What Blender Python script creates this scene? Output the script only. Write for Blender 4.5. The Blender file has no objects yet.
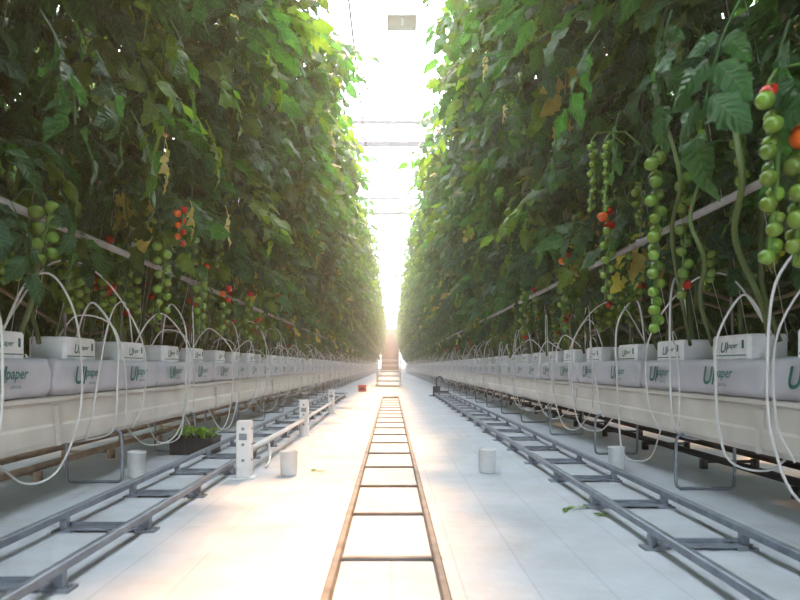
import bpy, bmesh, math, random
import numpy as np
from mathutils import Vector, Matrix
random.seed(7); rng=np.random.default_rng(7)
scene=bpy.context.scene

# ---------------------------------------------------------------- builder
class MB:
    def __init__(s): s.V=[];s.n=0;s.F=[];s.M=[];s.C=[];s.U=[]
    def add(s,v,f,mat=0,col=(1,1,1),uv=None):
        v=np.asarray(v,np.float32).reshape(-1,3); f=np.asarray(f,np.int32)
        s.V.append(v); s.F.append(f+s.n); s.M.append(mat)
        c=np.ones((len(v),4),np.float32); c[:,:3]=np.asarray(col,np.float32); s.C.append(c)
        s.U.append(np.zeros((len(v),2),np.float32) if uv is None else np.asarray(uv,np.float32)); s.n+=len(v)
    def box(s,c,d,mat=0,col=(1,1,1),rot=0):
        c=np.array(c,float);d=np.array(d,float)/2
        v=np.array([[x,y,z] for x in(-1,1) for y in(-1,1) for z in(-1,1)],float)*d
        if rot: 
            cs,sn=math.cos(rot),math.sin(rot); v=v@np.array([[cs,sn,0],[-sn,cs,0],[0,0,1]])
        s.add(v+c,[[0,1,3,2],[4,6,7,5],[0,4,5,1],[2,3,7,6],[0,2,6,4],[1,5,7,3]],mat,col)
    def loft(s,rings,mat=0,col=(1,1,1),caps=True):
        R=np.array(rings,float); m,k=R.shape[:2]
        f=[[i*k+j,i*k+(j+1)%k,(i+1)*k+(j+1)%k,(i+1)*k+j] for i in range(m-1) for j in range(k)]
        if caps and k%2==0:
            for b in (0,(m-1)*k):
                for i in range(k//2-1):
                    q=[b+i,b+i+1,b+k-2-i,b+k-1-i]; f.append(q if b else q[::-1])
        s.add(R.reshape(-1,3),f,mat,col)
    def tube(s,pts,r,k=6,mat=0,col=(1,1,1)):
        P=np.array(pts,float); m=len(P); T=np.gradient(P,axis=0)
        T/=np.linalg.norm(T,axis=1)[:,None]+1e-9
        a=np.array([0,0,1.]) if abs(T[0][2])<.9 else np.array([1.,0,0])
        rr=np.full(m,r) if np.isscalar(r) else np.array(r); rings=[]
        nrm=np.cross(T[0],a); nrm/=np.linalg.norm(nrm)
        for i in range(m):
            nrm=nrm-T[i]*nrm.dot(T[i]); nrm/=np.linalg.norm(nrm)+1e-9
            b=np.cross(T[i],nrm)
            rings.append([P[i]+rr[i]*(math.cos(t)*nrm+math.sin(t)*b) for t in np.arange(k)*2*math.pi/k])
        s.loft(rings,mat,col)
    def lathe(s,prof,c=(0,0,0),k=20,mat=0,col=(1,1,1)):
        s.loft([[(c[0]+r*math.cos(t),c[1]+r*math.sin(t),c[2]+z) for t in np.arange(k)*2*math.pi/k] for r,z in prof],mat,col)
    def mesh(s,name,mats,smooth=True):
        me=bpy.data.meshes.new(name); V=np.concatenate(s.V)
        tot=np.concatenate([np.full(len(f),f.shape[1]) for f in s.F])
        loops=np.concatenate([f.ravel() for f in s.F])
        mi=np.concatenate([np.full(len(f),m) for f,m in zip(s.F,s.M)])
        me.vertices.add(len(V)); me.vertices.foreach_set('co',V.ravel())
        me.loops.add(len(loops)); me.loops.foreach_set('vertex_index',loops.astype(np.int32))
        me.polygons.add(len(tot)); st=np.concatenate([[0],np.cumsum(tot)[:-1]])
        me.polygons.foreach_set('loop_start',st.astype(np.int32)); me.polygons.foreach_set('loop_total',tot.astype(np.int32))
        for m in mats: me.materials.append(m)
        me.polygons.foreach_set('material_index',mi.astype(np.int32))
        me.polygons.foreach_set('use_smooth',np.full(len(tot),smooth))
        me.update(calc_edges=True)
        ca=me.color_attributes.new('Col','FLOAT_COLOR','POINT'); ca.data.foreach_set('color',np.concatenate(s.C).ravel())
        uv=me.uv_layers.new(name='UVMap'); uv.data.foreach_set('uv',np.concatenate(s.U)[loops].ravel())
        me.validate(); s.V=s.F=s.C=s.U=None; return me
def obj(name,me,loc=(0,0,0),rz=0,parent=None):
    o=bpy.data.objects.new(name,me); scene.collection.objects.link(o)
    o.location=loc; o.rotation_euler=(0,0,rz); o.parent=parent; return o
def bez(p,n=14):
    P=[np.array(q,float) for q in p]; P=[2*P[0]-P[1]]+P+[2*P[-1]-P[-2]]; out=[]
    for i in range(1,len(P)-2):
        for t in np.linspace(0,1,n,endpoint=False):
            a,b,c,d=P[i-1:i+3]
            out.append(.5*((2*b)+(-a+c)*t+(2*a-5*b+4*c-d)*t*t+(-a+3*b-3*c+d)*t**3))
    out.append(P[-2]); return out

# ---------------------------------------------------------------- materials
def mat(name,col,rough=.5,metal=0,noise=0,nscale=20,bump=0,bscale=60):
    m=bpy.data.materials.new(name); m.use_nodes=True; nt=m.node_tree; p=nt.nodes['Principled BSDF']
    p.inputs['Roughness'].default_value=rough; p.inputs['Metallic'].default_value=metal
    tc=nt.nodes.new('ShaderNodeTexCoord')
    n=nt.nodes.new('ShaderNodeTexNoise'); n.inputs['Scale'].default_value=nscale; n.inputs['Detail'].default_value=5
    nt.links.new(tc.outputs['Object'],n.inputs['Vector'])
    r=nt.nodes.new('ShaderNodeValToRGB'); c=np.array(col)
    r.color_ramp.elements[0].position=.3; r.color_ramp.elements[1].position=.7
    r.color_ramp.elements[0].color=(*(c*(1-noise)),1); r.color_ramp.elements[1].color=(*np.minimum(c*(1+noise*.4),1),1)
    nt.links.new(n.outputs['Fac'],r.inputs['Fac']); nt.links.new(r.outputs['Color'],p.inputs['Base Color'])
    if bump:
        n2=nt.nodes.new('ShaderNodeTexNoise'); n2.inputs['Scale'].default_value=bscale
        nt.links.new(tc.outputs['Object'],n2.inputs['Vector'])
        b=nt.nodes.new('ShaderNodeBump'); b.inputs['Strength'].default_value=bump; b.inputs['Distance'].default_value=.01
        nt.links.new(n2.outputs['Fac'],b.inputs['Height']); nt.links.new(b.outputs['Normal'],p.inputs['Normal'])
    return m
def attr_mat(name,rough,leaf=False):
    m=bpy.data.materials.new(name); m.use_nodes=True; nt=m.node_tree; N=nt.nodes; L=nt.links
    p=N['Principled BSDF']; out=N['Material Output']; p.inputs['Roughness'].default_value=rough
    a=N.new('ShaderNodeAttribute'); a.attribute_name='Col'
    if not leaf:
        L.new(a.outputs['Color'],p.inputs['Base Color']); return m
    uv=N.new('ShaderNodeUVMap'); sx=N.new('ShaderNodeSeparateXYZ'); L.new(uv.outputs['UV'],sx.inputs[0])
    def mth(op,x,y=None):
        k=N.new('ShaderNodeMath'); k.operation=op
        for i,q in enumerate((x,y)):
            if q is None: continue
            if isinstance(q,(int,float)): k.inputs[i].default_value=q
            else: L.new(q,k.inputs[i])
        return k.outputs[0]
    au=mth('ABSOLUTE',sx.outputs[0])
    lat=mth('SINE',mth('SUBTRACT',mth('MULTIPLY',sx.outputs[1],48.),mth('MULTIPLY',au,9.)))
    vein=mth('MAXIMUM',mth('GREATER_THAN',lat,.93),mth('LESS_THAN',au,.05))
    tc=N.new('ShaderNodeTexCoord'); no=N.new('ShaderNodeTexNoise'); no.inputs['Scale'].default_value=9; L.new(tc.outputs['Object'],no.inputs['Vector'])
    hv=N.new('ShaderNodeMixRGB'); hv.blend_type='MULTIPLY'; hv.inputs[0].default_value=.6
    L.new(a.outputs['Color'],hv.inputs[1])
    cr=N.new('ShaderNodeValToRGB'); cr.color_ramp.elements[0].color=(.45,.5,.4,1); cr.color_ramp.elements[0].position=.35; cr.color_ramp.elements[1].position=.65
    L.new(no.outputs['Fac'],cr.inputs['Fac']); L.new(cr.outputs['Color'],hv.inputs[2])
    mx=N.new('ShaderNodeMixRGB'); L.new(mth('MULTIPLY',vein,.16),mx.inputs[0]); L.new(hv.outputs[0],mx.inputs[1]); mx.inputs[2].default_value=(.2,.3,.11,1)
    L.new(mx.outputs[0],p.inputs['Base Color'])
    bp=N.new('ShaderNodeBump'); bp.inputs['Strength'].default_value=.4; bp.inputs['Distance'].default_value=.008
    L.new(lat,bp.inputs['Height']); L.new(bp.outputs[0],p.inputs['Normal'])
    tr=N.new('ShaderNodeBsdfTranslucent'); tm=N.new('ShaderNodeMixRGB'); tm.blend_type='MULTIPLY'; tm.inputs[0].default_value=1
    L.new(mx.outputs[0],tm.inputs[1]); tm.inputs[2].default_value=(3.3,3.3,1.1,1); tm.use_clamp=True; L.new(tm.outputs[0],tr.inputs['Color'])
    ms=N.new('ShaderNodeMixShader'); ms.inputs[0].default_value=.42; L.new(p.outputs[0],ms.inputs[1]); L.new(tr.outputs[0],ms.inputs[2]); L.new(ms.outputs[0],out.inputs[0])
    return m
M_leaf=attr_mat('leaf_green',.42,True); M_fruit=attr_mat('tomato_skin',.18); M_stem=attr_mat('stem_green',.6)
M_white=mat('white_plastic',(.70,.71,.72),.35,noise=.06)
M_bag=mat('bag_film',(.54,.54,.61),.38,noise=.1,nscale=6,bump=.35,bscale=14)
M_block=mat('block_wrap',(.80,.82,.86),.5,noise=.08,bump=.3,bscale=30)
M_green=mat('print_green',(.02,.15,.13),.5)
M_gutter=mat('gutter_coated_steel',(.60,.57,.53),.35,noise=.16,nscale=3)
M_galv=mat('galvanised_steel',(.25,.28,.33),.42,.4,noise=.25,nscale=14)
M_pipe=mat('grow_pipe_steel',(.36,.35,.34),.5,.1,noise=.3,nscale=8)
M_rust=mat('worn_painted_pipe',(.235,.215,.21),.5,.1,noise=.4,nscale=9)
M_black=mat('black_plastic',(.02,.02,.025),.5)
M_soil=mat('peat',(.05,.03,.02),.9,noise=.4)
M_hose=mat('drip_hose',(.66,.66,.66),.4)
M_brown=mat('brown_cladding',(.05,.010,.004),.9,noise=.2,nscale=2)
M_red=mat('red_plastic',(.6,.03,.02),.4)
M_alu=mat('roof_aluminium',(.05,.055,.06),.6,.0)
M_conc=mat('concrete',(.6,.6,.6),.8,noise=.1)

m=bpy.data.materials.new('ground_fabric'); m.use_nodes=True; nt=m.node_tree; N=nt.nodes; L=nt.links; p=N['Principled BSDF']
p.inputs['Roughness'].default_value=.6
tc=N.new('ShaderNodeTexCoord')
br=N.new('ShaderNodeTexBrick'); br.offset=0; br.inputs['Scale'].default_value=1; br.inputs['Mortar Size'].default_value=.004
br.inputs['Brick Width'].default_value=.28; br.inputs['Row Height'].default_value=.83*2
br.inputs['Color1'].default_value=(.535,.565,.63,1); br.inputs['Color2'].default_value=(.52,.55,.62,1); br.inputs['Mortar'].default_value=(.44,.47,.54,1)
L.new(tc.outputs['Object'],br.inputs['Vector'])
n=N.new('ShaderNodeTexNoise'); n.inputs['Scale'].default_value=2.2; n.inputs['Detail'].default_value=8; n.inputs['Roughness'].default_value=.65
L.new(tc.outputs['Object'],n.inputs['Vector'])
cr=N.new('ShaderNodeValToRGB'); cr.color_ramp.elements[0].position=.28; cr.color_ramp.elements[0].color=(.80,.77,.73,1); cr.color_ramp.elements[1].position=.58; cr.color_ramp.elements[1].color=(1,1,1,1)
L.new(n.outputs['Fac'],cr.inputs['Fac'])
mx=N.new('ShaderNodeMixRGB'); mx.blend_type='MULTIPLY'; mx.inputs[0].default_value=.85; L.new(br.outputs['Color'],mx.inputs[1]); L.new(cr.outputs['Color'],mx.inputs[2])
L.new(mx.outputs[0],p.inputs['Base Color'])
n3=N.new('ShaderNodeTexNoise'); n3.inputs['Scale'].default_value=9; n3.inputs['Detail'].default_value=6; L.new(tc.outputs['Object'],n3.inputs['Vector'])
b=N.new('ShaderNodeBump'); b.inputs['Strength'].default_value=.4; b.inputs['Distance'].default_value=.018; L.new(n3.outputs['Fac'],b.inputs['Height']); L.new(b.outputs[0],p.inputs['Normal'])
M_floor=m
NCH=54; CH=1.7; Y0=-6.8; LEN=NCH*CH; YE=Y0+LEN; YW=YE+2
b=MB(); b.add([[-14,-10,0],[14,-10,0],[14,YW+1,0],[-14,YW+1,0]],[[0,1,2,3]]); obj('floor',b.mesh('floor',[M_floor]))

# ---------------------------------------------------------------- leaves
def leaflet(Ln,W,droop):
    ns=9; sv=np.array([-1,-.55,0,.55,1]); V=[];U=[]
    ph=rng.uniform(0,6)
    for i,t in enumerate(np.linspace(0,1,ns)):
        w=W*(math.sin(math.pi*min(1,t*.93+.05)**.75)**.8)*(1 if i%2 else .72)
        if i==ns-1: w=.004
        for s in sv:
            back=-.07*Ln*abs(s)*(0 if i%2 else -1) - .05*Ln*abs(s)
            z=-droop*t*t*Ln + abs(s)*w*.28*math.cos(ph) + .035*Ln*math.sin(7*t+ph)*s + .05*Ln*abs(s)*math.sin(11*t+ph)
            V.append([s*w,t*Ln+back,z]); U.append([s,t])
    F=[[i*5+j,i*5+j+1,(i+1)*5+j+1,(i+1)*5+j] for i in range(ns-1) for j in range(4)]
    return np.array(V),np.array(F),np.array(U)
def rotz(a): c,s=math.cos(a),math.sin(a); return np.array([[c,-s,0],[s,c,0],[0,0,1]])
def rotx(a): c,s=math.cos(a),math.sin(a); return np.array([[1,0,0],[0,c,-s],[0,s,c]])
def roty(a): c,s=math.cos(a),math.sin(a); return np.array([[c,0,s],[0,1,0],[-s,0,c]])
def compound():
    R=.5; Vs=[];Fs=[];Us=[];n=0
    def rc(t): return np.array([0,t*R,-.16*t*t])
    items=[(1.,0,.25)]
    for t,sz in ((.28,.14),(.52,.20),(.76,.22)):
        for sd in (-1,1): items.append((t+rng.uniform(-.04,.04),sd*rng.uniform(.8,1.2),sz*rng.uniform(.85,1.15)))
    for t,a,sz in items:
        v,f,u=leaflet(sz,sz*.36,rng.uniform(.1,.55))
        v=v@rotx(rng.uniform(-.6,.1)).T@roty(rng.uniform(-.4,.4)).T@rotz(a).T
        v=v+rc(t)+ (rotz(a)@np.array([0,.03,0]))
        Vs.append(v);Fs.append(f+n);Us.append(u);n+=len(v)
    pts=[rc(t) for t in np.linspace(0,1,6)]
    ring=np.array([[.006,0,0],[0,0,.007],[-.006,0,0],[0,0,-.006]])
    v=np.concatenate([ring+q for q in pts]); f=[[i*4+j,i*4+(j+1)%4,(i+1)*4+(j+1)%4,(i+1)*4+j] for i in range(5) for j in range(4)]
    Vs.append(v);Fs.append(np.array(f)+n);Us.append(np.tile([0,0],(len(v),1)))
    return np.concatenate(Vs),np.concatenate(Fs),np.concatenate(Us)
POOL=[compound() for _ in range(14)]
def place_leaf(mb,pos,az,el,roll,sc,col):
    v,f,u=POOL[rng.integers(len(POOL))]
    v=(v*sc)@roty(roll).T@rotx(el).T@rotz(az).T+np.array(pos)
    c=np.tile(col,(len(v),1))
    mb.add(v,f,0,c,u)
def leaf_color(z):
    r=rng.random(); k=rng.uniform(.6,1.3)
    g=np.array([.032,.098,.040])*k
    if r<.28: g=np.array([.021,.076,.048])*k
    if r>.80: g=np.array([.090,.155,.038])*k
    if r>.984 : g=np.array([.36,.30,.12])*k
    return np.clip(g,0,1)
zs=[1.0,1.5,2,3,4,5.3]; xs=[2.05,1.95,1.75,1.34,.99,.66]
def xin(z): return float(np.interp(z,zs,xs))
def sphere(k=10,m=7):
    V=[];
    for i in range(m+1):
        a=math.pi*i/m
        for j in range(k):
            t=2*math.pi*j/k; V.append([math.sin(a)*math.cos(t),math.sin(a)*math.sin(t),math.cos(a)*.95])
    F=[[i*k+j,(i+1)*k+j,(i+1)*k+(j+1)%k,i*k+(j+1)%k] for i in range(m) for j in range(k)]
    return np.array(V),np.array(F)
SV,SF=sphere(); SVh,SFh=sphere(20,14)
def fruit_col(ripe):
    if ripe>.8: return np.array([.5,.035,.015])
    if ripe>.66: return np.array([.6,.13,.02])
    return np.array([.15,.29,.05])*rng.uniform(.65,1.15)+np.array([.04,.0,0])*rng.random()
def truss(mb,top,ln,r,nf,ripe_top=.2,hi=False,lean=(0,0),side=1):
    sv,sf=(SVh,SFh) if hi else (SV,SF); top=np.array(top,float)
    pts=[top+np.array([lean[0]*t+.02*math.sin(5*t),lean[1]*t+.02*math.cos(4*t),-ln*t]) for t in np.linspace(0,1,8)]
    mb.tube([top+np.array([.22*side,.03,-.02]),top+np.array([.12*side,.02,.06]),top+np.array([.03*side,.01,.05])]+pts,.007,5,2,(.10,.19,.04))
    for i in range(nf):
        t=(i+.4)/nf; q=top+np.array([lean[0]*t,lean[1]*t,-ln*t]); sd=(-1)**i
        a=rng.uniform(-.5,.5)+(0 if sd>0 else math.pi)+.8
        rr=r*(1.08-.3*t)*rng.uniform(.9,1.1)
        c=q+np.array([math.cos(a)*rr*1.05,math.sin(a)*rr*1.05,-rr*.4])
        if ripe_top>=1: rp=(1 if i%2==0 else .7) if i<ripe_top else 0
        else:
            rp=1 if rng.random()<ripe_top*(1-t)*2 else 0
            if rp and rng.random()<.4: rp=.7
        mb.add(sv*rr+c,sf,1,fruit_col(rp))
        mb.tube([q,c+np.array([0,0,rr*.95])],.005,4,2,(.10,.19,.04))
        for j in range(5):
            an=j*1.257; d=np.array([math.cos(an),math.sin(an),0]); s2=np.array([-d[1],d[0],0])
            k0=c+np.array([0,0,rr*.97]); k1=k0+d*rr*.75+np.array([0,0,-rr*.12])
            mb.add([k0-s2*rr*.12,k0+s2*rr*.12,k1+s2*.002,k1-s2*.002],[[0,1,2,3]],2,(.07,.15,.04))
def chunk(i):
    mb=MB(); p1,p2=rng.uniform(0,6,2)
    for _ in range(410):
        z=rng.uniform(2.0,5.5); y=rng.uniform(0,CH)
        dep=rng.random()**1.5*1.6
        lump=.09*math.sin(z*2.6+p1)+.09*math.sin(z*4.1+y*3.7+p2)+rng.normal(0,.05)
        x=xin(z)+.27+dep+lump
        front=dep<.7
        az=math.pi/2+rng.normal(0,.85) if front else rng.uniform(0,6.28)
        el=-rng.uniform(.05,1.2)
        place_leaf(mb,(x,y,z),az,el,rng.normal(0,.5),rng.uniform(.58,1.05),leaf_color(z))
    for k in range(9):
        place_leaf(mb,(xin(1.8)+rng.uniform(.2,.6),rng.uniform(0,CH),rng.uniform(1.65,2.0)),math.pi/2+rng.normal(0,.9),-rng.uniform(.2,1.1),rng.normal(0,.4),rng.uniform(.5,.85),leaf_color(1))
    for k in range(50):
        place_leaf(mb,(rng.uniform(2.6,3.4),rng.uniform(0,CH),rng.uniform(1.3,2.4)),rng.uniform(0,6.28),-rng.uniform(.4,1.3),rng.normal(0,.3),rng.uniform(.7,1.1),leaf_color(1)*.5)  # deep leaves at half colour: shade inside the row put into their tone
    for k in range(7):
        z=rng.uniform(1.45,2.15); truss(mb,(xin(z)+rng.uniform(.0,.35),rng.uniform(.1,CH),z),rng.uniform(.3,.5),.035,int(rng.integers(8,12)),.05 if k>0 else .4)
    truss(mb,(xin(2.3)+.1,rng.uniform(.1,CH),2.3),.45,.032,11,.02)
    for k in range(5):
        y0=.15+k*.34; x0=2.2+rng.uniform(-.05,.1); dy=rng.uniform(-.5,.5)
        pts=bez([(x0,y0,1.0),(x0+rng.uniform(-.12,.05),y0+dy*.3,1.35),(x0-.1+rng.uniform(-.1,.15),y0+dy*.7,1.9),(x0-.2,y0+dy,2.6),(x0-.5,y0+dy,4)],5)
        c=random.choice([(.11,.15,.05),(.17,.13,.07),(.08,.13,.05)])
        mb.tube(pts,.014,6,2,c)
        mb.tube([(x0+.05,y0,1.0),(x0-.15,y0+dy*.5,2.2),(x0-.6,y0+dy,4.9)],.003,4,2,(.5,.5,.48))
    for k in range(2):
        z0=rng.uniform(1.15,1.4)
        mb.tube(bez([(2.35,-.2,z0),(2.3,.5,z0-.08),(2.32,1.1,z0+.05),(2.3,1.9,z0+.25)],5),.013,6,2,(.16,.14,.08))
    return mb.mesh('tomato_foliage_%d'%i,[M_leaf,M_fruit,M_stem])
NV=6
CHUNKS=[chunk(i) for i in range(NV)]
def plant_row(side,xoff,n=NCH):
    e=bpy.data.objects.new('tomato_plants',None); scene.collection.objects.link(e); last=-1
    for i in range(n):
        q=int(rng.integers(NV))
        if q==last: q=(q+1)%NV
        last=q; me=CHUNKS[q]
        if side>0: obj('foliage_%d'%i,me,(xoff,Y0+i*CH,0),0,e)
        else: obj('foliage_%d'%i,me,(-xoff,Y0+(i+1)*CH,0),math.pi,e)
plant_row(1,0); plant_row(-1,0); plant_row(1,3.6,30); plant_row(-1,3.6,30)

# ---------------------------------------------------------------- growing row hardware
def text_mesh(txt,size,shear=.3,off=.005):
    cu=bpy.data.curves.new('t','FONT'); cu.body=txt; cu.size=size; cu.shear=shear; cu.resolution_u=3; cu.offset=off
    o=bpy.data.objects.new('t',cu); scene.collection.objects.link(o); bpy.context.view_layer.update()
    me=bpy.data.meshes.new_from_object(o.evaluated_get(bpy.context.evaluated_depsgraph_get()))
    bm=bmesh.new(); bm.from_mesh(me); bmesh.ops.triangulate(bm,faces=bm.faces[:]); bm.verts.ensure_lookup_table()
    v=np.array([q.co[:] for q in bm.verts]); f=np.array([[k.index for k in p.verts] for p in bm.faces]); bm.free()
    bpy.data.objects.remove(o); bpy.data.curves.remove(cu); v[:,:2]-=(v[:,:2].max(0)+v[:,:2].min(0))/2
    return v,f
TA=text_mesh('Ul',.16,.3,.003); TB=text_mesh('paper',.085,.3,.001); TC=text_mesh('plantop',.032,0,0)
def stamp(mb,T,x,y,z,s=1,mi=1):
    v,f=T; w=np.stack([np.full(len(v),x),y-v[:,0]*s,z+v[:,1]*s],1); mb.add(w,f,mi)
prof=[(2.03,.38),(2.02,.41),(2.02,.50),(2.035,.515),(2.035,.64),(2.02,.65),(2.02,.67),(2.06,.675),(2.40,.675),(2.44,.67),(2.44,.65),(2.425,.64),(2.425,.515),(2.44,.50),(2.44,.41),(2.43,.38)]
gm=MB(); gm.loft([[(x,y,z) for x,z in prof] for y in np.linspace(Y0,YE,40)],0)
for i in range(NCH//2):
    gm.box((2.03,Y0+i*3.4,.5),(.05,.03,.24),0)
GUT=gm.mesh('growing_gutter',[M_gutter],False)
bm_=MB()
for i in range(NCH):
    yc=Y0+(i+.5)*CH; hl=CH/2-.008; rings=[]
    for t in np.concatenate([[-1,-.992,-.975,-.94],np.linspace(-.88,.88,15),[.94,.975,.992,1]]):
        e=min(1,(1-abs(t))*22); e=math.sqrt(max(e,0)); hw=.175*(.9+.1*e); hh=.022+.096*e
        rg=[]
        for a in np.arange(24)*2*math.pi/24:
            ca,sa=math.cos(a),math.sin(a); q=(abs(ca)**8+abs(sa)**8)**(-1/8)
            wv=1+.03*math.sin(t*17+a*3+i)*e
            rg.append((2.215+hw*q*ca*wv,yc+t*hl,.79+hh*q*sa*wv-(.0 if e>.9 else (1-e)*.04)))
        rings.append(rg)
    bm_.loft(rings,0)
    if i<18 or i>NCH-19:
        for d in (-.42,.42):
            stamp(bm_,TA,2.028,yc+d+.12,.80); stamp(bm_,TB,2.027,yc+d-.04,.80); stamp(bm_,TC,2.027,yc+d-.03,.745)
BAG=bm_.mesh('substrate_bags',[M_bag,M_green])
kb=MB()
for i in range(NCH*2):
    yc=Y0+.42+i*.85+random.uniform(-.02,.02); x=2.2+random.uniform(-.02,.02)
    rr=[]
    for z,k in ((.89,.97),(.90,1),(1.035,1),(1.05,.96)):
        w,l=.12*k,.21*k; c=.02
        rr.append([(x+a,yc+bb_,z) for a,bb_ in ((-w,-l+c),(-w+c,-l),(w-c,-l),(w,-l+c),(w,l-c),(w-c,l),(-w+c,l),(-w,l-c))])
    kb.loft(rr,0)
    kb.box((x,yc,1.052),(.16,.1,.012),2)
    if i<36 or i>NCH*2-37:
        stamp(kb,TA,x-.1215,yc+.05,.975,.55); stamp(kb,TB,x-.1215,yc-.04,.975,.55)
        kb.box((x-.1205,yc,.925),(.002,.36,.006),1); kb.box((x-.1205,yc-.15,.99),(.002,.02,.05),1)
    kb.tube([(x-.05,yc+.08,1.02),(x-.06,yc+.09,1.3)],.008,5,3)
BLK=kb.mesh('rockwool_blocks',[M_block,M_green,M_soil,M_rust],False)
hs=MB()
for i in range(int(NCH*2.0)):
    y=Y0+.3+i*.85+random.uniform(-.15,.15); dy=random.uniform(-.35,.45); tp=random.uniform(1.15,1.48)
    ox=random.uniform(1.76,1.93); lo=random.uniform(.05,.35)
    hs.tube(bez([(2.18,y,1.05),(2.1,y+dy*.3,tp-.06),(2.0,y+dy*.6,tp),(ox+.02,y+dy,tp-.22),(ox,y+dy*1.15,.8),(ox+.02,y+dy*1.1,.5),(ox+.1,y+dy*.8,lo+.05),(2.15,y+dy*.5,lo),(2.3,y+dy*.2,.35)],6),.007,6)
    if i%2: 
        tp=random.uniform(1.1,1.25)
        hs.tube(bez([(2.2,y+.2,1.04),(2.12,y+.1,tp),(2.0,y-.15,tp-.05),(1.97,y-.3,.85),(1.97,y-.32,.45)],6),.0055,6)
    if i%2==0:
        dd=random.choice([-1,1])*random.uniform(.7,1.1); tp=random.uniform(1.3,1.5)
        hs.tube(bez([(2.2,y,1.04),(2.1,y+dd*.35,tp),(2.0,y+dd*.8,tp-.03),(1.9,y+dd*1.2,1.05),(1.93,y+dd*1.3,.6),(2.0,y+dd*1.25,.38)],6),.006,6)
hs.tube([(2.3,Y0,.35),(2.3,YE,.35)],.018,8,0); 
HOS=hs.mesh('drip_irrigation_tubes',[M_hose])
st=MB()
for i in range(NCH):
    y=Y0+.9+i*CH
    st.tube(bez([(2.05,y,.40),(1.99,y,.37),(1.975,y,.3),(1.975,y,.06),(2.0,y,.015),(2.06,y,.012),(2.3,y,.012),(2.36,y,.015),(2.38,y,.06),(2.38,y,.38)],4),.011,8)
    st.box((2.23,y,.375),(.36,.05,.012))
STD=st.mesh('gutter_stand_frames',[M_galv])
def growpipe(z,X):
    gp=MB()
    gp.tube([(X,Y0,z),(X,YE,z)],.022,10)
    for i in range(NCH//2): 
        y=Y0+1+i*3.4; gp.tube([(X,y,z),(X+.06,y,5.9)],.004,5); gp.lathe([(.001,-.02),(.035,-.02),(.035,.02),(.001,.02)],(X,y,z),8)
    return gp.mesh('grow_pipe',[M_pipe])
lp=MB()
for x,z in ((2.62,.11),(3.05,.11)): lp.tube([(x,Y0,z),(x,YE,z)],.028,10)
for i in range(int(LEN/1.2)):
    y=Y0+i*1.2; lp.box((2.835,y,.06),(.46,.04,.02)); 
    for x in (2.62,3.05): lp.box((x,y,.04),(.05,.05,.08))
M_tan=mat('tan_painted_pipe',(.5,.38,.29),.5,.1,noise=.3,nscale=9)
PIP_W=lp.mesh('heating_pipe_rail',[M_tan]); PIP_B=PIP_W.copy(); PIP_B.materials.clear(); PIP_B.materials.append(M_black)
PH=.35
def both(name,me,xo=0):
    obj(name,me,(xo,0,0)); obj(name,me,(-xo,Y0+YE+PH,0),math.pi)
for nm,me in (('growing_gutter',GUT),('substrate_bags',BAG),('rockwool_blocks',BLK),('drip_irrigation_tubes',HOS),('gutter_stand_frames',STD)):
    both(nm,me)
for nm,me in (('growing_gutter',GUT),('substrate_bags',BAG),('rockwool_blocks',BLK)): both(nm,me,3.6)
obj('grow_pipe',growpipe(1.735,1.77)); obj('grow_pipe',growpipe(1.64,1.85),(0,Y0+YE,0),math.pi)
obj('heating_pipe_rail',PIP_B); obj('heating_pipe_rail',PIP_W,(0,Y0+YE,0),math.pi)

# ---------------------------------------------------------------- centre rail track
ct=MB(); xl,xr=-.235,.20
for x in (xl,xr):
    ct.loft([[(x+a,y,z) for a,z in ((-.017,.0),(-.017,.03),(-.011,.037),(.011,.037),(.017,.03),(.017,0))] for y in np.linspace(-1.5,16.7,30)],0)
y=-1.4
while y<16.7:
    ct.box(((xl+xr)/2,y,.009),(xr-xl,.028,.012),0)
    for x in(xl,xr): ct.box((x,y,.006),(.05,.04,.010),0)
    y+=.83
ct.box(((xl+xr)/2,16.7,.02),(xr-xl+.04,.05,.04),0)
obj('centre_rail_track',ct.mesh('centre_rail_track',[M_rust],False))
def side_track(xa,xb,y0,ph):
    t=MB()
    for x in (xa,xb):
        t.loft([[(x+a,y,.09+z) for a,z in ((-.018,-.018),(-.018,.014),(-.012,.018),(.012,.018),(.018,.014),(.018,-.018))] for y in np.linspace(-1.5,17.5,24)],0)
    y=ph-3.4
    while y<17.4:
        for x in (xa,xb):
            t.box((x,y,.045),(.035,.035,.09)); t.box((x,y,.006),(.10,.08,.012))
            t.lathe([(.001,0),(.009,0),(.009,.01),(.001,.01)],(x+.035,y,.012),6)
        t.box(((xa+xb)/2,y,.016),(abs(xb-xa),.07,.008))
        t.box(((xa+xb)/2,y+.035,.026),(abs(xb-xa),.006,.028))
        y+=.85
    t.box(((xa+xb)/2,17.4,.09),(abs(xb-xa),.04,.04))
    obj('side_rail_track',t.mesh('side_rail_track',[M_galv],False))
side_track(-1.70,-1.27,0,2.38); side_track(1.66,1.23,0,2.92)

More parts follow.
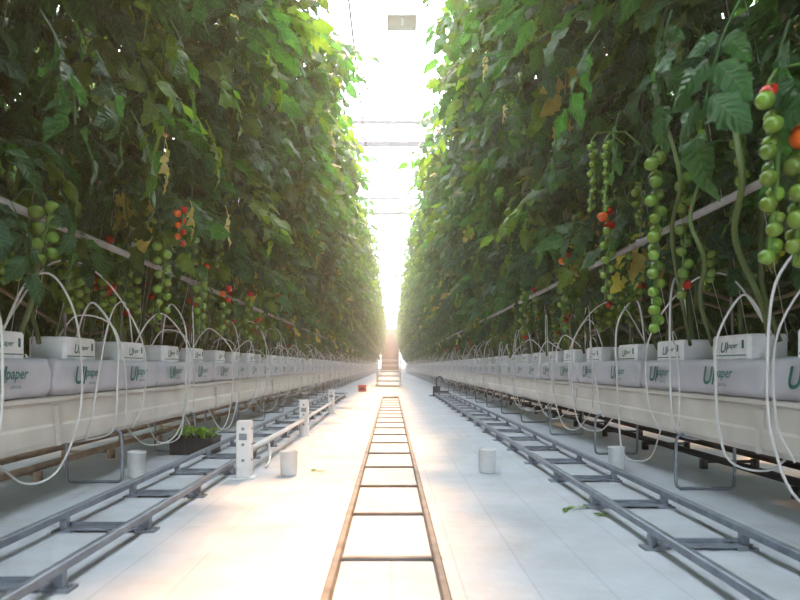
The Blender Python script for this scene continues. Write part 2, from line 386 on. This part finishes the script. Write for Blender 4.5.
# ---------------------------------------------------------------- small things
def cup(x,y,h=.19,r=.07,name='white_cup'):
    c=MB(); c.lathe([(.001,0),(r*.86,0),(r*.9,.01),(r,h-.012),(r*1.06,h-.01),(r*1.06,h),(r*.95,h),(r*.82,.02),(.001,.02)],(0,0,0),24)
    obj(name,c.mesh(name,[M_white]),(x,y,0))
cup(-.81,4.9); cup(.78,5.02); cup(-1.97,4.8,.2); cup(1.87,5.15,.19,.065)
def post(x,y,h=.44):
    c=MB(); w=.055
    c.loft([[(a*k,b_*k,z) for a,b_ in ((-w,-w+.01),(-w+.01,-w),(w-.01,-w),(w,-w+.01),(w,w-.01),(w-.01,w),(-w+.01,w),(-w,w-.01))] for z,k in ((0,1),(h-.01,1),(h,.9))],0)
    c.box((0,0,.006),(.17,.17,.012),0)
    for z in (.14,.26,.38):
        c.loft([[(.012*math.cos(t),-w-d,z+.012*math.sin(t)) for t in np.arange(12)*math.pi/6] for d in (0,.004)],1)
        c.box((w+.002,0,z),(.004,.035,.012),1)
    c.box((0,-w-.002,.32),(.06,.004,.05),1)
    obj('slotted_white_post',c.mesh('slotted_white_post',[M_white,M_galv],False),(x,y,0))
for q in ((-1.13,4.78),(-1.08,7.7),(-1.08,11.2)): post(*q)
c=MB(); c.tube([(-1.12,4.86,.2),(-1.08,7.62,.2)],.022,8); c.tube([(-1.08,7.78,.2),(-1.08,11.1,.2)],.022,8)
c.tube(bez([(-1.12,5.6,.2),(-1.1,5.6,.12),(-1.08,5.5,.02),(-1.05,5.2,.015)],5),.012,6)
obj('white_conduit_pipe',c.mesh('white_conduit_pipe',[M_white]))
c=MB(); W,D,H=.40,.30,.15
for s in(-1,1):
    c.box((s*W/2,0,H/2),(.012,D,H)); c.box((0,s*D/2,H/2),(W,.012,H)); c.box((s*W/2,0,H),(.03,D+.02,.014)); c.box((0,s*D/2,H),(W+.02,.03,.014))
    for k in range(6): c.box((-W/2+.04+k*.064,s*(D/2+.007),H/2),(.01,.008,H*.85))
c.box((0,0,.01),(W,D,.012)); c.box((0,0,.10),(W-.02,D-.02,.04),1)
for k in range(40):
    px,py=rng.uniform(-.17,.17),rng.uniform(-.12,.12); h=rng.uniform(.05,.13)
    c.tube([(px,py,.11),(px+.01,py,.12+h)],.003,4,2,(.2,.35,.1))
    for j in range(3):
        v,f,u=leaflet(.07,.024,.3); v=v@rotx(rng.uniform(-.3,.5)).T@rotz(rng.uniform(0,6.28)).T+np.array([px+.01,py,.12+h]); c.add(v,f,3,(.24,.38,.1),u)
obj('seedling_crate',c.mesh('seedling_crate',[M_black,M_soil,M_stem,M_leaf],False),(-1.94,6.15,0))
c=MB(); c.box((0,0,.1),(.26,.3,.2)); c.box((0,0,.205),(.3,.34,.02)); c.box((0,-.155,.1),(.16,.01,.05),1)
obj('red_harvest_crate',c.mesh('red_harvest_crate',[M_red,M_black],False),(-.98,21,0))
c=MB(); c.box((0,0,.14),(.2,.2,.28)); c.tube(bez([(0,0,.28),(0,0,.5),(.12,0,.55),(.2,0,.4)],5),.02,6); c.box((.2,0,.12),(.3,.12,.06)); c.box((0,0,.01),(.4,.3,.02))
obj('irrigation_valve_box',c.mesh('irrigation_valve_box',[M_black],False),(1.3,17.8,0))
c=MB(); w,l,h=1.0,1.8,1.15
for sx in(-1,1):
    for sy in(-1,1):
        c.box((sx*w/2,sy*l/2,h/2+.06),(.05,.05,h-.1)); c.lathe([(.001,-.02),(.07,-.02),(.07,.02),(.001,.02)],(sx*w/2,sy*l/2,.07),12)
for z in (.2,.42,.64,.86,1.08):
    c.box((0,0,z),(w,l,.03))
    for sx in (-1,1): c.box((sx*w/2,0,z+.05),(.02,l,.03))
    c.box((0,-l/2,z+.05),(w,.02,.03))
obj('harvest_trolley',c.mesh('harvest_trolley',[M_white],False),(-.1,27,0))
c=MB()
for (x,y,n_) in ((-.58,5.1,2),(1.12,3.75,2),(1.2,3.6,2),(1.05,3.7,1),(.95,7.5,1)):
    for k in range(n_):
        v,f,u=leaflet(.08,.02,.1); v=v*np.array([1,1,.35])@rotz(rng.uniform(0,6.28)).T+np.array([x+rng.uniform(-.05,.05),y+rng.uniform(-.05,.05),.012]); v[:,2]=np.maximum(v[:,2],.004); c.add(v,f,0,(.14,.24,.08),u)
obj('fallen_leaves',c.mesh('fallen_leaves',[M_leaf]))

# ---------------------------------------------------------------- hero trusses, shoots and leaves near the camera
F=620.
h=MB()
def at(px,py,X): 
    d=abs(X)*F/abs(px-391); return (X,d,.86+(366-py)*d/F)
for (px,p0,p1,X,r,nf,ripe) in ((772,80,262,1.22,.030,14,1),(797,120,265,1.3,.034,11,2),(655,150,332,1.5,.037,20,.0),(607,205,300,1.55,.034,13,3),
    (592,140,212,1.28,.020,16,0),(606,140,212,1.32,.020,16,0),(563,250,330,1.6,.034,11,2),(683,170,300,1.75,.036,12,.05),(523,290,345,1.7,.034,10,.1)):
    a=at(px,p0,X); z1=at(px,p1,X)[2]; truss(h,a,a[2]-z1,r,nf,ripe,True)
for pts,r in (([(738,60,1.5),(735,120,1.45),(742,180,1.4),(735,240,1.5),(760,300,1.8),(768,335,2.1)],.013),([(700,180,1.7),(690,220,1.6),(704,260,1.6),(700,300,1.8),(712,345,2.1)],.011),([(665,120,1.6),(680,180,1.55),(672,240,1.7),(690,345,2.1)],.012)):
    h.tube(bez([at(*q) for q in pts],6),r,8,2,(.10,.15,.04))
for (px,py,X,az,el,sc,c) in ((672,10,1.15,1.5,-1.2,.7,0),(600,30,1.1,1.2,-.9,.8,0),(740,0,1.1,1.8,-1.0,.8,0),(790,20,1.3,1.4,-1.2,.8,0),(620,110,1.35,1.2,-1.2,.6,0),(565,120,1.3,1.7,-1.,.7,0),(520,90,1.1,1.,-1.1,.8,0),
    (505,95,1.1,1.5,-1.2,.35,1),(487,50,.85,1.6,-1.2,.35,1)):
    place_leaf(h,at(px,py,X),az,el,rng.normal(0,.2),sc,(.5,.42,.24) if c else (.04,.12,.055))
obj('tomato_truss_cluster',h.mesh('tomato_truss_cluster',[M_leaf,M_fruit,M_stem]))
h=MB()
for (px,p0,p1,X,r,nf,ripe) in ((45,200,262,-1.75,.036,8,.0),(162,235,320,-1.65,.034,12,0),(180,205,245,-1.5,.026,7,7),(200,280,335,-1.75,.034,10,.05),(248,290,340,-1.75,.034,9,1),(225,285,330,-1.7,.034,8,3)):
    a=at(px,p0,X); z1=at(px,p1,X)[2]; truss(h,a,a[2]-z1,r,nf,ripe,True,side=-1)
for (px,py,X,az,el,sc,c) in ((95,50,-1.25,-1.5,-1.,.7,(.03,.09,.055)),(40,10,-1.2,-1.3,-1.,.8,(.02,.07,.04)),(170,20,-1.2,-1.6,-1.,.8,(.04,.11,.03)),(130,110,-1.4,-1.2,-1.,.8,(.045,.10,.04)),
    (165,140,-1.35,-1.5,-1.25,.4,(.5,.41,.2)),(225,205,-1.4,-1.3,-1.2,.45,(.52,.45,.24)),(190,200,-1.4,-1.6,-1.2,.35,(.46,.34,.16)),(215,60,-1.25,-1.7,-.9,.75,(.09,.19,.03)),(260,40,-1.1,-1.4,-.9,.8,(.12,.22,.03)),(205,120,-1.35,-1.3,-1.,.65,(.13,.19,.03)),(10,200,-1.7,-1.5,-1.1,.6,(.03,.09,.05)),(60,190,-1.7,-1.3,-1.1,.6,(.03,.09,.05)),  # yellow-green leaves carry lit brightness in their colour; tan ones are withered
    (265,265,-1.65,-1.4,-1.2,.35,(.45,.4,.2))):
    place_leaf(h,at(px,py,X),az,el,rng.normal(0,.2),sc,c)
obj('tomato_truss_cluster',h.mesh('tomato_truss_cluster',[M_leaf,M_fruit,M_stem]))

# ---------------------------------------------------------------- greenhouse shell
YM=(YW-5)/2; YL=YW+5
r=MB()
for k in range(11):
    y=1.5+k*7.8; z=6.98
    r.box((0,y,z),(28,.07,.13)); r.box((0,y,z+.6),(28,.05,.08))
    for j in range(-7,8): r.tube([(2*j-1,y,z),(2*j,y,z+.6),(2*j+1,y,z)],.018,5)
for j in range(-4,5): r.box((j*3.2+1.6,YM,7.7),(.04,YL,.06))
obj('ceiling',r.mesh('ceiling',[M_alu],False))
r=MB()
for k in range(11):
    for x in(-9.8,9.8): r.box((x,1.5+k*7.8,3.45),(.1,.1,6.9))
obj('roof_support_posts',r.mesh('roof_support_posts',[M_alu],False))
c=MB(); c.tube([(-.62,-3,6.2),(-.62,YW-1,6.2)],.016,6); obj('overhead_cable',c.mesh('overhead_cable',[M_black]))
c=MB()
c.loft([[(x,y,z) for x,y in ((-.2,-.2),(.2,-.2),(.2,.2),(-.2,.2))] for z in (0,.16)],0); c.loft([[(x*k,y*k,z) for x,y in ((-.2,-.2),(.2,-.2),(.2,.2),(-.2,.2))] for z,k in ((0,1),(-.06,1.2))],0,caps=False)
c.tube([(0,0,.15),(0,0,.42)],.02,6); c.tube([(0,-.1,-.03),(0,.1,-.03)],.03,8,1)
obj('grow_lamp_fixture',c.mesh('grow_lamp_fixture',[M_white,M_white],False),(.17,10,6.45))
c=MB()
for x in range(-14,15,2): c.box((x,YW,3.4),(.1,.1,6.8))
for z in (.5,2,3.5,5,6.8): c.box((0,YW,z),(28,.08,.08))
c.box((0,YW,.25),(28,.2,.5),1); obj('wall_end',c.mesh('wall_end',[M_alu,M_conc],False))
c=MB(); c.box((0,0,2.95),(2.5,.12,5.9)); 
for x in(-1.2,-.6,0,.6,1.2): c.box((x,-.08,2.95),(.06,.05,5.9))
c.box((0,-.1,5.95),(2.8,.1,.14)); obj('door_1',c.mesh('door_1',[M_brown],False),(-.15,YW-.4,0))
for s,nm in((-1,'wall_left'),(1,'wall_right')):
    c=MB(); c.box((s*14,YM,.5),(.15,YL,1.0),1)
    for k in range(int(YL/4)): c.box((s*14,-4+k*4,3.7),(.1,.1,6.4))
    for z in (2.5,4.5,6.8): c.box((s*14,YM,z),(.06,YL,.06))
    obj(nm,c.mesh(nm,[M_alu,M_conc],False))

HAZE=.009
m=bpy.data.materials.new('added_haze'); m.use_nodes=True; nt=m.node_tree; nt.nodes.remove(nt.nodes['Principled BSDF'])
v=nt.nodes.new('ShaderNodeVolumeScatter'); v.inputs['Density'].default_value=HAZE; v.inputs['Anisotropy'].default_value=.4; v.inputs['Color'].default_value=(.95,.98,1,1)  # added scatter volume, gives the bloom-like glow down the aisle
nt.links.new(v.outputs[0],nt.nodes['Material Output'].inputs['Volume'])
c=MB(); c.box((0,YM,3.45),(27.5,YL-1,6.8)); obj('added_haze',c.mesh('added_haze',[m],False))

# ---------------------------------------------------------------- light
w=bpy.data.worlds.new('World'); scene.world=w; w.use_nodes=True
bg=w.node_tree.nodes['Background']; bg.inputs[0].default_value=(.85,.93,1,1); bg.inputs[1].default_value=6.8
sd=bpy.data.lights.new('sun','SUN'); sd.energy=8.5; sd.angle=math.radians(6); sd.color=(1,.53,.22)
so=bpy.data.objects.new('sun',sd); scene.collection.objects.link(so)
d=Vector((-.07,-.62,-1)); so.rotation_euler=d.to_track_quat('-Z','Y').to_euler(); so.location=(0,20,20)

cd=bpy.data.cameras.new('camera'); cam=bpy.data.objects.new('camera',cd); scene.collection.objects.link(cam)
cam.location=(0,0,.86); cam.rotation_euler=(math.radians(90),0,0); cd.lens=27.9; cd.sensor_width=36
cd.shift_x=.011; cd.shift_y=.0825; cd.clip_end=500; cd.clip_start=.02
cd.dof.use_dof=True; cd.dof.focus_distance=6; cd.dof.aperture_fstop=2.8
scene.camera=cam
scene.view_settings.view_transform='Standard'
try: scene.view_settings.look='Medium High Contrast'
except Exception as e: print('look',e)
scene.view_settings.exposure=.0
